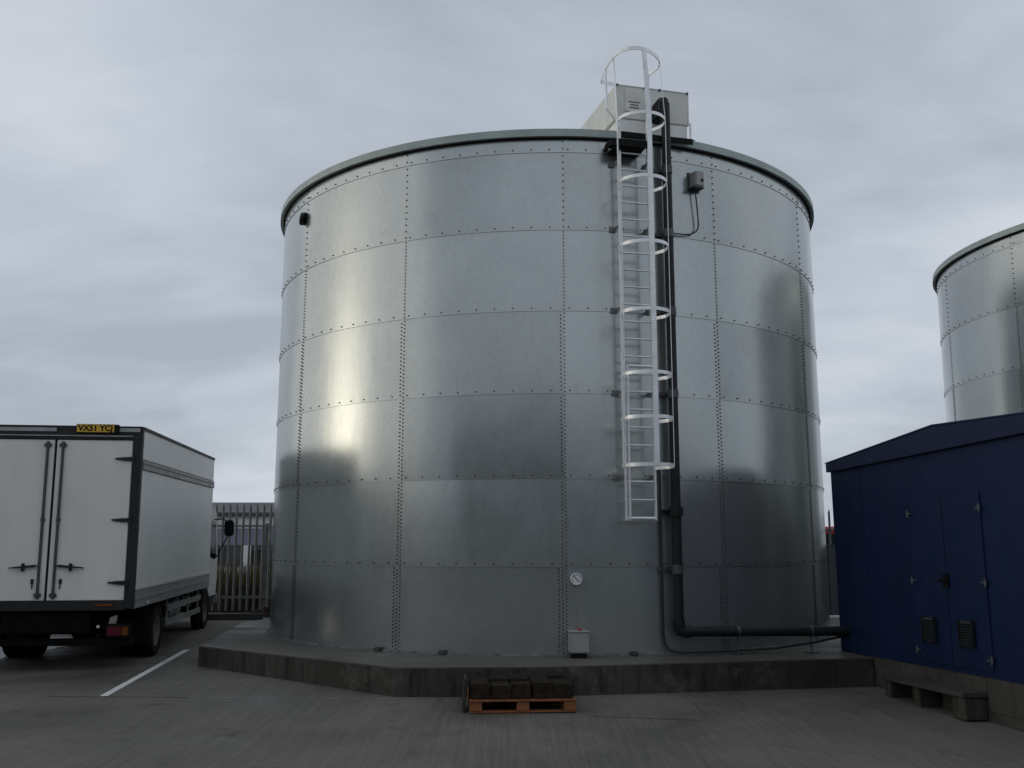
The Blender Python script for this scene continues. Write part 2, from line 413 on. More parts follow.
def panel_mesh(row):
    z0, z1 = ZS[row], ZS[row+1]; S = 16; mb = MB()
    zz = [z0, (z0+z1)/2, z1+(.03 if row < 6 else 0)]
    rr = lambda a, z: RT + (.009 if row else .004)*(1-(z-zz[0])/(zz[-1]-zz[0])) + .0015*(1-a/DA)
    P = lambda a, z, r: (math.sin(a)*r, -math.cos(a)*r, z)
    vs = [P(DA*i/S, z, rr(DA*i/S, z)) for z in zz for i in range(S+1)]
    mb.add(vs, [(j*(S+1)+i, j*(S+1)+i+1, (j+1)*(S+1)+i+1, (j+1)*(S+1)+i) for j in range(2) for i in range(S)], 0, True)
    lip = [P(DA*i/S, zz[0], rr(DA*i/S, zz[0])-d) for d in (0, .012) for i in range(S+1)]
    mb.add(lip, [(i, i+1, S+2+i, S+1+i) for i in range(S)], 0)
    lip = [P(0, z, rr(0, z)-d) for d in (0, .01) for z in zz]
    mb.add(lip, [(0, 1, 4, 3), (1, 2, 5, 4)], 0)
    cols, cnt = SPEC[row]
    for c in range(cols):
        for i in range(cnt):
            z = z0+(z1-z0)*(i+.5+(.5 if c % 2 else 0)*.9)/cnt
            if z > z1-.005: continue
            a = (.013-.052*c)/RT
            bolt(mb, a, z, rr(0, z), .0115 if cnt > 15 else .0128)
    for i in range(9):
        if row == 0: break
        a = DA*(i+.32)/9; z = z0+.045
        bolt(mb, a, z, rr(a, z), .0128, .013)
    return mb
def make_tank(loc, phase, label):
    root = empty('storage_tank', loc); tag(root, label, 'tank', 'galvanised steel storage tanks')
    for row in range(7):
        o = panel_mesh(row).build('wall_panel', [M['galv'], M['bolt']], root, fixn=False)
        o.rotation_euler = (0, 0, phase)
        for k in range(1, NP): copy_child(o, root, phase+DA*k)
    rm = MB()
    prof = [(7.397, RT+.012), (7.397, RT+.088), (7.51, RT+.086), (7.515, RT-.03), (7.45, RT-.03)]
    rm.lathe([(z, r) for z, r in prof], (0, 0, 0), (0, 0, 1), 120, 0)
    rm.build('rim', M['rim'], root, 20, fixn=False)
    un = MB(); un.lathe([(7.378, RT-.02), (7.378, RT+.03), (7.396, RT+.035)], (0, 0, 0), (0, 0, 1), 120); un.build('rim_shade', M['black'], root, fixn=False)  # black ring standing in for the shade below the rim overhang
    rf = MB(); rf.lathe([(7.44, RT-.02), (7.50, 3.0), (7.56, .02)], (0, 0, 0), (0, 0, 1), 48); rf.build('roof', M['rim'], root, fixn=False)
    sk = MB(); sk.lathe([(.028, RT+.006), (.022, RT+.03), (.001, RT+.045)], (0, 0, 0), (0, 0, 1), 120); sk.build('base_seal', M['seal'], root, fixn=False)
    return root
tank = make_tank((T1[0], T1[1], TZ), R(.94), 'large round galvanised steel tank with caged ladder and roof housing, standing on the concrete plinth')
tank2 = make_tank((14.35, 19.9, TZ), R(-70.9-27.69*4), 'second round galvanised tank rising behind the navy shed at the right edge')
pl2 = MB(); pl2.prism(arc((14.35, 19.9), 5.6, 0, 2*PI, 31)[:-1], -.15, TZ-.003)
tag(pl2.build('tank_plinth', M['plinthside']), 'round concrete plinth under the second tank behind the navy shed', 'plinth')

# dark lumps at the tank foot (anchor clips)
th0 = R(12.35)
def TP(th, r, z):                     # tank-local point from angle, radius, world height
    return Vector((math.sin(th)*r, -math.cos(th)*r, z-TZ))
def LF(r, t, z):                      # ladder frame: radial distance, tangential offset, world height
    n_ = Vector((math.sin(th0), -math.cos(th0), 0)); tt = Vector((math.cos(th0), math.sin(th0), 0))
    q = n_*r+tt*t; return Vector((q.x, q.y, z-TZ))
RAD = Vector((math.sin(th0), -math.cos(th0), 0)); TAN = Vector((math.cos(th0), math.sin(th0), 0)); UP = Vector((0, 0, 1))
for a in (-30.2, -18.5, 11.5):
    c = MB(); q = TP(R(a), RT+.05, TZ+.03); c.box(q, (.10, .10, .06), 0, R(a), .012); c.build('anchor_clip', M['dgrey'], tank)

# ---- ladder (a part of the tank) with its pieces
lad = empty('ladder', (0, 0, 0), parent=tank); lad['label'] = 'bright aluminium caged ladder up the front of the tank'
HW = .213; RS = RT+.24
def stile(sg):
    s = MB()
    tp = [LF(RS, -.40, 8.12), LF(RS, -.41, 8.72)] if sg < 0 else [LF(RS, .235, 8.2), LF(RS-.02, .26, 8.72)]
    s.strip([LF(RS, sg*HW, 2.16), LF(RS, sg*HW, 7.88)]+tp, RAD, .05, .022); s.build('stile', M['alu'], lad)
stile(-1); stile(1)
z = 2.19; first = True
while z < 7.7:
    s = MB(); rr_ = .022 if first else .0135
    s.tube([LF(RS, -HW+.014, z), LF(RS, HW-.014, z)], rr_, 8); s.build('rung', M['alu'], lad); z += .2505; first = False
# short overlapping lower ladder section beside the left stile
s = MB(); s.strip([LF(RS+.035, -HW+.04, 2.16), LF(RS+.035, -HW+.04, 4.32)], RAD, .05, .022)
s.tube([LF(RS+.035, -HW+.04, 4.30), LF(RS+.035, HW-.02, 4.30)], .022, 8); s.build('lower_section', M['alu'], lad)
RC = RT+.56; RH = .345
def hoop_path(z, rad=RH, back=RS+.02, cen=RC, hw=HW):
    pts = [(back, -hw)]
    pts += [(cen-rad*.25, -rad*.98)]
    for i in range(0, 25):
        a = -PI/2+PI*i/24; pts.append((cen+rad*math.cos(a), rad*math.sin(a)))
    pts += [(cen-rad*.25, rad*.98), (back, hw)]
    return [LF(r, t, z) for r, t in pts]
HZ = [7.80, 6.875, 5.94, 4.99, 4.12, 3.52, 2.88]
for z in HZ:
    s = MB(); s.strip(hoop_path(z), UP, .048, .007); s.build('hoop', M['alu'], lad)
# wide top hoop
TR = .37
s = MB(); pts = [(RT-.19, -.10), (RT-.14, -.352), (RT-.115, -.37), (RT+.226, -.41), (RT+.45, -.428), (RT+.62, -.417), (RT+.73, -.398), (RT+.82, -.362), (RT+.90, -.29), (RT+.945, -.20), (RT+.948, -.12), (RT+.925, -.03),
       (RT+.875, .06), (RT+.80, .155), (RT+.71, .24), (RT+.60, .295), (RT+.48, .318), (RT+.35, .30), (RT+.214, .261)]
s.strip([LF(r, t, 8.72) for r, t in pts], UP, .055, .010); s.build('top_hoop', M['alu'], lad)
s = MB(); s.strip([LF(RC+RH+.006, 0, 2.86), LF(RC+RH+.006, 0, 7.8), LF(RT+.936, -.07, 8.74)], TAN, .066, .010); s.build('cage_strap', M['alu'], lad)
for sg, ang, tr_, tt_ in ((-1, 90, RT+.62, -.41), (1, 66, RT+.63, .285)):
    s = MB(); a = R(ang)*sg
    pth = [LF(RC+(RH+.005)*math.cos(a), (RH+.005)*math.sin(a), zz) for zz in (2.86, 7.8)]+[LF(tr_, tt_, 8.73)]
    s.strip(pth, TAN*math.cos(a)-RAD*math.sin(a), .045, .008); s.build('cage_strap', M['alu'], lad)
for z in (7.35, 6.36, 5.15, 3.95, 2.76):
    for sg in (-1, 1):
        s = MB(); s.strip([LF(RT+.0, sg*(HW+.03), z), LF(RS-.02, sg*(HW+.005), z)], UP, .05, .008); s.box(LF(RT+.012, sg*(HW+.05), z), (.10, .012, .08), 0, th0)
        s.build('wall_bracket', M['fence'], lad)
# landing bracket below the rim
s = MB()
for i in range(9): s.box(LF(RT+.07+i*.028, -.10, 7.60), (.50, .008, .05), 0, th0)
s.box(LF(RT+.18, -.36, 7.585), (.03, .30, .09), 0, th0); s.box(LF(RT+.18, .16, 7.585), (.03, .30, .09), 0, th0)
s.box(LF(RT+.17, -.10, 7.50), (.46, .30, .02), 0, th0); s.box(LF(RT+.34, -.10, 7.565), (.56, .02, .11), 0, th0)
s.build('landing_bracket', M['black'], tank)
# ---- roof housing
hs = empty('roof_housing', (0, 0, 0), parent=tank); hs['label'] = 'beige and white rectangular housing on the tank rim behind the ladder top'
tb = R(15); BR = Vector((math.sin(tb), -math.cos(tb), 0)); BT = Vector((math.cos(tb), math.sin(tb), 0))
def BF(r, t, z): q = BR*r+BT*t; return Vector((q.x, q.y, z-TZ))
s = MB(); s.box(BF(4.85-1.15, .245, 8.44), (1.19, 2.3, .54), 0, tb, .012); s.build('upper_casing', M['hous'], hs)
s = MB(); s.box(BF(4.845-1.15, .245, 8.02), (1.13, 2.29, .295), 0, tb, .01); s.build('lower_casing', M['housw'], hs)
s = MB(); s.box(BF(4.9-.2, .25, 7.868), (1.20, .62, .02), 0, tb); s.box(BF(RT+.10, .20, 7.80), (1.14, .02, .085), 0, tb); s.build('mounting_plate', M['black'], hs)
s = MB(); s.box(BF(4.852, -.338, 8.44), (.02, .012, .52), 0, tb); s.box(BF(4.852, .828, 8.44), (.02, .012, .52), 0, tb)
s.box(BF(4.853, .245, 8.70), (1.17, .01, .014), 0, tb); s.build('casing_trim', M['sign'], hs)
s = MB(); s.cyl(BF(4.87, .85, 7.86), BF(4.87, .85, 8.2), .016, 8); s.build('corner_post', M['alu'], hs)
sg = MB(); sg.box(BF(4.856, -.06, 8.47), (.30, .008, .36), 0, tb); so = sg.build('notice_sign', M['sign'], hs)
e = MB()
e.disc(BF(4.860, -.06, 8.56), BR, .075, .004, 28, 0)
e2 = MB()
for i, w_ in enumerate((.19, .13, .16)): e.box(BF(4.861, -.06, 8.445-.045*i), (w_, .003, .016), 1, tb)
e.build('sign_emblem', [M['hous'], M['vent']], hs)
for t_ in (-.33, .12, .36, .82):
    s = MB(); s.box(BF(4.86, t_, 8.695), (.03, .02, .03), 0, tb); s.build('catch', M['dgrey'], hs)

# ---- float switch box and cable
sw = empty('switch_box', (0, 0, 0), parent=tank); sw['label'] = 'small grey switch box high on the tank wall'
ts = R(24.6)
SR = Vector((math.sin(ts), -math.cos(ts), 0)); ST = Vector((math.cos(ts), math.sin(ts), 0))
def SF(r, t, z): q = SR*r+ST*t; return Vector((q.x, q.y, z-TZ))
s = MB(); s.box(SF(RT+.10, .0, 7.235), (.15, .17, .23), 0, ts, .012); s.build('enclosure', M['greybox'], sw)
s = MB(); s.box(SF(RT+.06, -.01, 7.105), (.20, .22, .025), 0, ts, .006); s.box(SF(RT+.012, .0, 7.22), (.2, .014, .3), 0, ts); s.build('back_plate', M['dgrey'], sw)
s = MB(); s.disc(SF(RT+.186, .035, 7.21), SR, .022, .012, 16); s.build('push_button', M['black'], sw)
cab = MB(); pth = []
for i in range(15):
    k = i/14; a = ts-R(.2)+R(.6)*math.sin(k*PI)*.9 - R(6.0)*max(0, (k-.45)/.55)**1.6
    zz = 7.09-.72*math.sin(min(k*1.25, 1)*PI/2) + (0 if k < .8 else -.02*(k-.8))
    pth.append(TP(a, RT+.075-.02*k, zz))
cab.tube(pth, .011, 8); cab.build('cable', M['cable'], sw)
# ---- gauge
gg = empty('level_gauge', (0, 0, 0), parent=tank); gg['label'] = 'round white dial gauge low on the tank front'
ga = R(2.55); GN = Vector((math.sin(ga), -math.cos(ga), 0)); GT = Vector((math.cos(ga), math.sin(ga), 0))
def GF(r, t, z): q = GN*r+GT*t; return Vector((q.x, q.y, z-TZ))
s = MB(); s.cyl(GF(RT-.01, 0, 1.372), GF(RT+.05, 0, 1.372), .035, 12); s.lathe([(0, .06), (0, .083), (.035, .083), (.045, .076), (.036, .074)], GF(RT+.045, 0, 1.372), GN, 32); s.build('case', M['alu'], gg)
s = MB(); s.disc(GF(RT+.078, 0, 1.372), GN, .075, .003, 32); s.build('dial', M['dial'], gg)
s = MB()
for i in range(11):
    a = R(225-27*i); s.box(GF(RT+.083, math.cos(a)*.06, 1.372+math.sin(a)*.06), (.006, .003, .012), 0, ga)
s.strip([GF(RT+.085, .035, 1.372-.035), GF(RT+.085, -.04, 1.372+.045)], GT, .012, .003); s.build('needle', M['black'], gg)
# ---- grey junction box with red handle, on a stub at the foot
jb = empty('outlet_box', (0, 0, 0), parent=tank); jb['label'] = 'grey box with a small red handle at the tank foot'
s = MB(); s.box(GF(RT+.16, .01, .547), (.27, .24, .27), 0, ga, .014); s.box(GF(RT+.16, .01, .688), (.28, .25, .014), 0, ga, .004); s.build('casing', M['greybox'], jb)
s = MB(); s.box(GF(RT+.15, .01, .378), (.2, .2, .062), 0, ga); s.build('stub', M['black'], jb)
s = MB(); s.cyl(GF(RT+.16, .03, .69), GF(RT+.16, .03, .715), .012, 8); s.lathe([(0, .02), (.004, .04), (.016, .04), (.02, .02)], GF(RT+.16, .03, .712), UP, 14); s.build('valve_handle', M['red'], jb)
# ---- overflow fitting near the rim
ov = empty('overflow_fitting', (0, 0, 0), parent=tank); ov['label'] = 'black overflow fitting high on the left of the tank'
oa = R(-55.6); ON = Vector((math.sin(oa), -math.cos(oa), 0)); OT = Vector((math.cos(oa), math.sin(oa), 0))
s = MB(); c = TP(oa, RT-.01, 7.265)
s.lathe([(0, .085), (.03, .085), (.03, .07), (.06, .07), (.06, .08), (.085, .08), (.09, .0)], c, ON, 20); s.build('flange', M['black'], ov)
s = MB(); s.tube([c+ON*.05, c+ON*.06+UP*-.06, c+ON*.06+UP*-.12], [.06, .06, .055], 12); s.build('spout', M['black'], ov)
s = MB()
for k in range(6): a = k*PI/3; s.cyl(c+ON*.02+(OT*math.cos(a)+UP*math.sin(a))*.085, c+ON*.05+(OT*math.cos(a)+UP*math.sin(a))*.085, .012, 8)
s.build('flange_bolts', M['bolt'], ov)

# ------------------------------------------------------------------ fill pipe and conduit
def W(th, r, z): return Vector((T1[0]+math.sin(th)*r, T1[1]-math.cos(th)*r, z))
pr = R(18.55); PRr = RT+.15
proot = empty('fill_pipe', W(pr, PRr, 0)); tag(proot, 'black pipe running down the tank beside the ladder and across to the navy shed', 'pipe')
O = W(pr, PRr, 0)
s = MB()
top = W(pr, PRr, 8.30)-O; inn = (W(pr, PRr-.42, 8.38)-O)
el = W(pr, PRr, .66)-O; end = Vector((4.80, 14.19, .635))-O
d1 = (end-el).normalized()
pts = [inn, W(pr, PRr-.12, 8.42)-O, W(pr, PRr-.035, 8.39)-O, top, Vector((el.x, el.y, 2.2)), Vector((el.x, el.y, .66+.12)), el+Vector((0, 0, .018))+d1*.016, el+d1*.12, end]
s.tube(pts[:-3], .068, 20); s.build('riser', M['pipe'], proot)
s = MB(); s.tube(pts[-4:], .068, 20); s.build('cross_pipe', M['pipe'], proot)
s = MB(); s.tube([el+Vector((0, 0, .16)), el+Vector((0, 0, .09)), el+Vector((0, 0, .016))+d1*.014, el+d1*.09, el+d1*.16], .083, 20); s.build('elbow', M['pipe'], proot)
s = MB(); hd = W(pr, PRr-.18, 8.27)-O; s.box(hd, (.16, .40, .26), 0, pr, .03); s.build('inlet_hood', M['pipe'], proot)
for z in (7.3, 6.32, 5.15, 3.95, 2.29, 1.50):
    s = MB(); big = z == 2.29
    s.lathe([(-.06, .07), (-.06, .10 if big else .078), (.06, .10 if big else .078), (.06, .07)], W(pr, PRr, z)-O, UP, 20)
    s.box(W(pr-R(.5), RT+.05, z)-O, (.05, .13, .05), 0, pr); s.box(W(pr-R(1.3), RT+.03, z)-O, (.16, .05, .05), 0, pr)
    s.build('clamp', M['dgrey'] if not big else M['pipe'], proot)
for k in (.33, .75):
    q = el+(end-el)*k
    s = MB(); s.cyl((q.x, q.y, TZ), (q.x, q.y, q.z-.06), .014, 8); s.box((q.x, q.y, TZ+.008), (.16, .12, .016), 0, pr); s.lathe([(-.02, .074), (.02, .074)], q, d1, 18); s.build('pipe_support', M['dgrey'], proot)
croot = empty('conduit', W(R(16.4), RT+.05, TZ)); tag(croot, 'thin dark cable conduit beside the black pipe, curving along the tank foot', 'conduit')
O2 = W(R(16.4), RT+.05, TZ); s = MB()
pts = [W(R(16.4), RT+.05, 6.3), W(R(16.4), RT+.05, 2.3), W(R(16.4), RT+.05, .62), W(R(16.6), RT+.06, .50), W(R(17.2), RT+.10, .41), W(R(18.4), RT+.14, .385),
       W(R(24), RT+.22, .385), Vector((3.6, 13.98, .42)), Vector((4.2, 14.08, .49)), Vector((4.71, 14.2, .575))]
s.tube([q-O2 for q in pts], .018, 10); s.build('cable_run', M['cable'], croot)
for z in (1.5, 3.95, 5.2):
    s = MB(); s.box(W(R(16.4), RT+.025, z)-O2, (.11, .07, .045), 0, pr); s.build('saddle', M['silver'] if z == 1.5 else M['dgrey'], croot)

# ------------------------------------------------------------------ box truck
TA = R(7.2)
tc = Vector((-5.41, 14.3, 0))-Vector((math.cos(TA), math.sin(TA), 0))*1.185
tr = empty('box_truck', (tc.x, tc.y, gz(tc.x, tc.y)), TA, R(.65), 0); tag(tr, 'dirty white box truck parked left of the tank, closed rear doors towards the viewer', 'truck')
HWB = 1.185; LB = 6.15; ZB, ZT = .87, 3.485
s = MB(); s.b2(-HWB+.03, HWB-.03, .07, LB, 1.02, ZT-.03, 0); s.build('cargo_box', M['trucks'], tr)
for sg in (-1, 1):
    x = sg*HWB
    s = MB(); s.b2(x-sg*.028, x, .12, LB+.005, 1.185, 2.86, 0, .004); s.b2(x-sg*.028, x, .12, LB+.005, 3.02, 3.44, 0, .004); s.build('side_panel', M['trucks'], tr)
    s = MB(); s.extr([(x-sg*.02, 2.862), (x+sg*.022, 2.872), (x+sg*.022, 2.935), (x+sg*.012, 2.945), (x+sg*.022, 2.955), (x+sg*.022, 3.005), (x-sg*.02, 3.018)], 1, .12, LB+.01); s.build('rub_rail', M['tskirt'], tr)
    s = MB(); s.b2(x-sg*.04, x+sg*.004, .12, LB+.01, ZB, 1.13, 0, .004); s.b2(x-sg*.04, x+sg*.014, .12, LB+.01, .99, 1.02, 0); s.build('side_skirt', M['tskirt'], tr)
    s = MB(); s.b2(x-sg*.04, x+sg*.016, .12, LB+.012, 1.132, 1.183, 0, .004); s.build('skirt_trim', M['truckw'], tr)
    s = MB(); s.b2(x-sg*.03, x+sg*.012, .10, LB+.012, 3.442, ZT+.004, 0); s.build('roof_rail', M['tframe'], tr)
    s = MB(); s.b2(x-sg*.012, x+sg*.008, .9, 1.02, .895, .935, 0); s.build('side_reflector', M['whitec'], tr)
s = MB(); s.b2(-HWB+.02, HWB-.02, .05, LB, ZT-.028, ZT, 0); s.build('roof', M['truckw'], tr)
s = MB()
for sg in (-1, 1): s.b2(sg*HWB-sg*.112, sg*HWB+sg*.012, 0, .118, .88, ZT, 0, .006)
s.b2(-HWB+.112, HWB-.112, .0, .118, 3.285, ZT, 0, .004); s.b2(-HWB+.112, HWB-.112, .0, .118, .86, .995, 0, .004)
s.build('rear_frame', M['tframe'], tr)
s = MB(); s.b2(-HWB+.115, -.0, -.012, -.002, 3.395, 3.45, 0, .003); s.b2(HWB-.33, HWB-.02, -.012, -.002, 3.40, 3.455, 0, .003); s.b2(-HWB+.115, HWB-.115, -.014, -.002, 3.33, 3.345, 0); s.build('header_trim', M['tsilver'], tr)
for sg in (-1, 1):
    d = empty('rear_door', (0, 0, 0), parent=tr)
    x0, x1 = sg*.014, sg*(HWB-.12)
    s = MB(); s.b2(x0, x1, .018, .058, 1.0, 3.278, 0, .006); s.build('door_leaf', M['truckw'], d)
    xr = sg*.105
    s = MB(); s.cyl((xr, -.004, 1.03), (xr, -.004, 3.25), .020, 10)
    for z in (1.075, 3.20): s.box((xr, -.002, z), (.10, .05, .105), 0, 0, .028)
    for z in (2.13,): s.box((xr, .004, z), (.06, .03, .05), 0, 0, .006)
    s.build('lock_rod', M['rod'], d)
    s = MB(); s.extr([(xr, 1.49), (xr+sg*.07, 1.462), (xr+sg*.33, 1.452), (xr+sg*.40, 1.447), (xr+sg*.40, 1.462), (xr+sg*.33, 1.472), (xr+sg*.07, 1.50)], 1, -.03, -.012); s.box((xr+sg*.215, -.015, 1.465), (.045, .05, .115), 0, 0, .012)
    s.build('handle', M['tframe'], d)
    s = MB(); s.box((xr+sg*.085, .008, 1.265), (.04, .024, .075), 0, 0, .008); s.box((xr+sg*.083, .01, 1.195), (.014, .014, .06), 0); s.build('latch', M['tframe'], d)
    for z in (1.245, 2.13, 3.01):
        s = MB(); xa = sg*(HWB-.115)
        s.extr([(xa+sg*.02, z-.03), (xa-sg*.10, z-.026), (xa-sg*.235, z-.005), (xa-sg*.235, z+.012), (xa-sg*.10, z+.026), (xa+sg*.02, z+.03)], 1, -.006, .017)
        s.cyl((xa+sg*.03, -.006, z-.06), (xa+sg*.03, -.006, z+.06), .022, 10); s.build('hinge', M['tframe'], d)
s = MB(); s.b2(-.012, .012, .012, .05, 1.0, 3.278, 0); s.build('door_seal', M['black'], tr)
# number plate high on the header
def text_mesh(name, body, size, mat, parent, loc, rot, ext=.002, sx=1.0):
    cu = bpy.data.curves.new(name, 'FONT'); cu.body = body; cu.size = size; cu.align_x = 'CENTER'; cu.align_y = 'CENTER'; cu.extrude = ext; cu.offset = .004
    ob = bpy.data.objects.new(name, cu); COL.objects.link(ob)
    dg = bpy.context.evaluated_depsgraph_get(); me = bpy.data.meshes.new_from_object(ob.evaluated_get(dg))
    bpy.data.objects.remove(ob); bpy.data.curves.remove(cu)
    me.materials.clear(); me.materials.append(mat)
    o = bpy.data.objects.new(name, me); COL.objects.link(o); o.parent = parent; o.location = loc; o.rotation_euler = rot; o.scale = (sx, 1, 1)
    return o
np_ = empty('number_plate', (.545, -.03, 3.445), parent=tr)
s = MB(); s.box((0, .0, 0), (.52, .012, .112), 0, 0, .003); s.build('plate', M['yplate'], np_)
s = MB(); s.box((.295, .004, -.005), (.07, .03, .125), 0, 0, .006); s.box((0, .014, 0), (.54, .016, .125), 0); s.build('plate_holder', M['black'], np_)
text_mesh('lettering', 'VX51 YCJ', .113, M['black'], np_, (0, -.0075, .0), (PI/2, 0, 0), .001, 1.02)
# rear end under the box
s = MB(); s.b2(-.42, -.34, .3, 6.3, .62, .84, 0); s.b2(.34, .42, .3, 6.3, .62, .84, 0)
for y in (.35, 1.2, 2.0, 2.9, 3.8, 4.8, 5.8): s.b2(-HWB+.06, HWB-.06, y-.04, y+.04, .78, .875, 0)
s.b2(-HWB+.03, HWB-.03, .13, LB, .872, 1.018, 0)
s.b2(-.6, .6, .1, .18, .55, .87, 0); s.cyl((-.9, 2.0, .42), (.9, 2.0, .42), .07, 12); s.lathe([(-.22, .05), (-.12, .17), (.12, .17), (.22, .05)], (0, 2.0, .42), (1, 0, 0), 16)
s.cyl((-.85, 6.5, .40), (.85, 6.5, .40), .06, 12)
for sg in (-1, 1): s.extr([(.14, .86), (.32, .86), (.5, .5), (.5, .42), (.38, .42)], 0, sg*.70-.04, sg*.70+.04)
s.b2(-.85, -.45, 3.2, 4.2, .42, .80, 0, .03)
s.build('chassis', M['chassis'], tr)
s = MB(); s.b2(-1.12, 1.17, .20, .30, .355, .455, 0, .012); s.build('underrun_bumper', M['chassis'], tr)
for sg in (-1, 1):
    l = empty('tail_light', (0, 0, 0), parent=tr)
    s = MB(); s.b2(sg*.83, sg*1.15, .12, .20, .47, .66, 0, .01); s.build('lamp_housing', M['black'], l)
    s = MB(); s.b2(sg*.84, sg*1.04, .095, .13, .50, .625, 0, .008); s.build('red_lens', M['lred'], l)
    s = MB(); s.b2(sg*1.045, sg*1.13, .095, .13, .50, .625, 0, .008); s.build('amber_lens', M['lamber'], l)
    s = MB(); s.box((sg*.80, -.006, .935), (.24, .012, .035), 0, 0, .004); s.build('marker_light', M['lamber'], tr)
    s = MB(); s.disc((sg*.72, .10, .63), (0, -1, 0), .022, .02, 14); s.build('reversing_lamp', M['whitec'], tr)
def wheel(x, y, sg, r=.42, w=.23):
    wh = empty('wheel', (x, y, r), parent=tr)
    s = MB(); ax = Vector((sg, 0, 0)); h = w/2
    s.lathe([(-h, r*.62), (-h, r*.93), (-h*.8, r*.985), (-h*.4, r), (h*.4, r), (h*.8, r*.985), (h, r*.93), (h*1.02, r*.75), (h*.98, r*.62)], (0, 0, 0), ax, 36); s.build('tyre', M['rubber'], wh)
    s = MB(); s.lathe([(-h*.6, r*.62), (h*.9, r*.62), (h*.75, r*.56), (h*.2, r*.50), (h*.1, r*.30), (h*.5, r*.24), (h*.6, r*.16), (h*.62, .0)], (0, 0, 0), ax, 28)
    for k in range(8): a = k*PI/4; s.cyl((sg*h*.1, math.cos(a)*r*.38, math.sin(a)*r*.38), (sg*(h*.1+.025), math.cos(a)*r*.38, math.sin(a)*r*.38), .014, 6)
    s.build('rim', M['wheelrim'], wh)
for sg in (-1, 1):
    wheel(sg*1.005, 2.0, sg); wheel(sg*.74, 2.0, sg); wheel(sg*.98, 6.45, sg)
    s = MB()
    pts = [(2.0+.52*math.cos(a), .42+.50*math.sin(a)) for a in [R(15)+R(150)*i/10 for i in range(11)]]
    s.strip([(sg*.87, y_, z_) for y_, z_ in pts], (1, 0, 0), .52, .012); s.box((sg*.87, 1.45, .42), (.5, .008, .34), 0); s.build('mudguard', M['black'], tr)
    s = MB(); s.b2(sg*1.10-.012, sg*1.10+.012, 2.75, 5.75, .64, .75, 0, .004); s.b2(sg*1.10-.012, sg*1.10+.012, 2.75, 5.75, .40, .50, 0, .004)
    for y in (2.85, 3.7, 4.65, 5.6): s.b2(sg*1.08-.02, sg*1.08+.01, y-.03, y+.03, .40, .87, 0)
    s.build('side_guard', M['tskirt'], tr)
s = MB(); s.cyl((.80, 3.3, .58), (.80, 4.2, .58), .24, 20); s.build('fuel_tank', M['tsilver'], tr)
cb = empty('cab', (0, 0, 0), parent=tr)
s = MB(); s.extr([(6.27, .62), (7.95, .62), (8.05, 1.0), (8.02, 1.45), (7.72, 2.35), (7.5, 2.48), (6.35, 2.50), (6.27, 2.40)], 0, -1.03, 1.03); s.build('cab_shell', M['cabw'], cb)
for sg in (-1, 1):
    s = MB(); s.extr([(6.75, 1.45), (7.85, 1.42), (7.62, 2.20), (6.75, 2.22)], 0, sg*1.026, sg*1.036); s.build('side_window', M['glass'], cb)
    s = MB(); s.lathe([(-.02, .57), (.02, .57), (.03, .50)], (sg*1.02, 6.45, .46), (sg, 0, 0), 28); s.build('wheel_arch', M['black'], cb)
    m_ = empty('mirror', (0, 0, 0), parent=cb)
    s = MB(); s.box((sg*1.36, 7.35, 2.06), (.20, .09, .34), 0, 0, .03)
    s.tube([(sg*1.02, 7.40, 2.24), (sg*1.22, 7.38, 2.26), (sg*1.31, 7.36, 2.20)], .014, 8); s.tube([(sg*1.02, 7.40, 1.46), (sg*1.12, 7.40, 1.46), (sg*1.35, 7.36, 1.92)], .014, 8); s.box((sg*1.05, 7.4, 1.46), (.08, .08, .12), 0, 0, .01)
    s.build('mirror_head', M['black'], m_)
s = MB(); s.extr([(-.92, 0), (.92, 0), (.86, .86), (-.86, .86)], 1, 0, .01)
wsc = s.build('windscreen', M['glass'], cb); wsc.location = (0, 8.005, 1.50); wsc.rotation_euler = (R(18.4), 0, 0)
s = MB(); s.b2(-1.05, 1.05, 7.9, 8.12, .40, .68, 0, .04); s.build('front_bumper', M['tskirt'], cb)

tr2 = copy_tree(tr); q = Vector((-9.5, 12.0, 0))-Vector((math.cos(TA), math.sin(TA), 0))*1.185  # unseen truck, added to widen the dark reflection and block ground glints
tr2.location = (q.x, q.y, gz(q.x, q.y)); tr2['label'] = 'second box truck, unseen, added farther left as a dark block for the tank side to mirror'
tr['group'] = tr2['group'] = 'box trucks parked side by side'
# ------------------------------------------------------------------ navy shed (pump house)
CA = R(8.0); TILT = .018
CO = Vector((4.806, 13.549, 0))
# local frame: X = into the shed (n), Y = along the front wall away from the viewer (s), Z up
sh = empty('pump_house', (CO.x, CO.y, 0), CA, -math.atan(TILT)); tag(sh, 'dark navy shed with shallow gable and double doors on a block base', 'shed')
YL, YR, DEP = .875, -4.8, 6.0
yr = -1.96
s = MB()
s.b2(0.012, DEP, YR, YL, .36, 2.98, 0)
o = s.build('wall', M['navy'], sh)
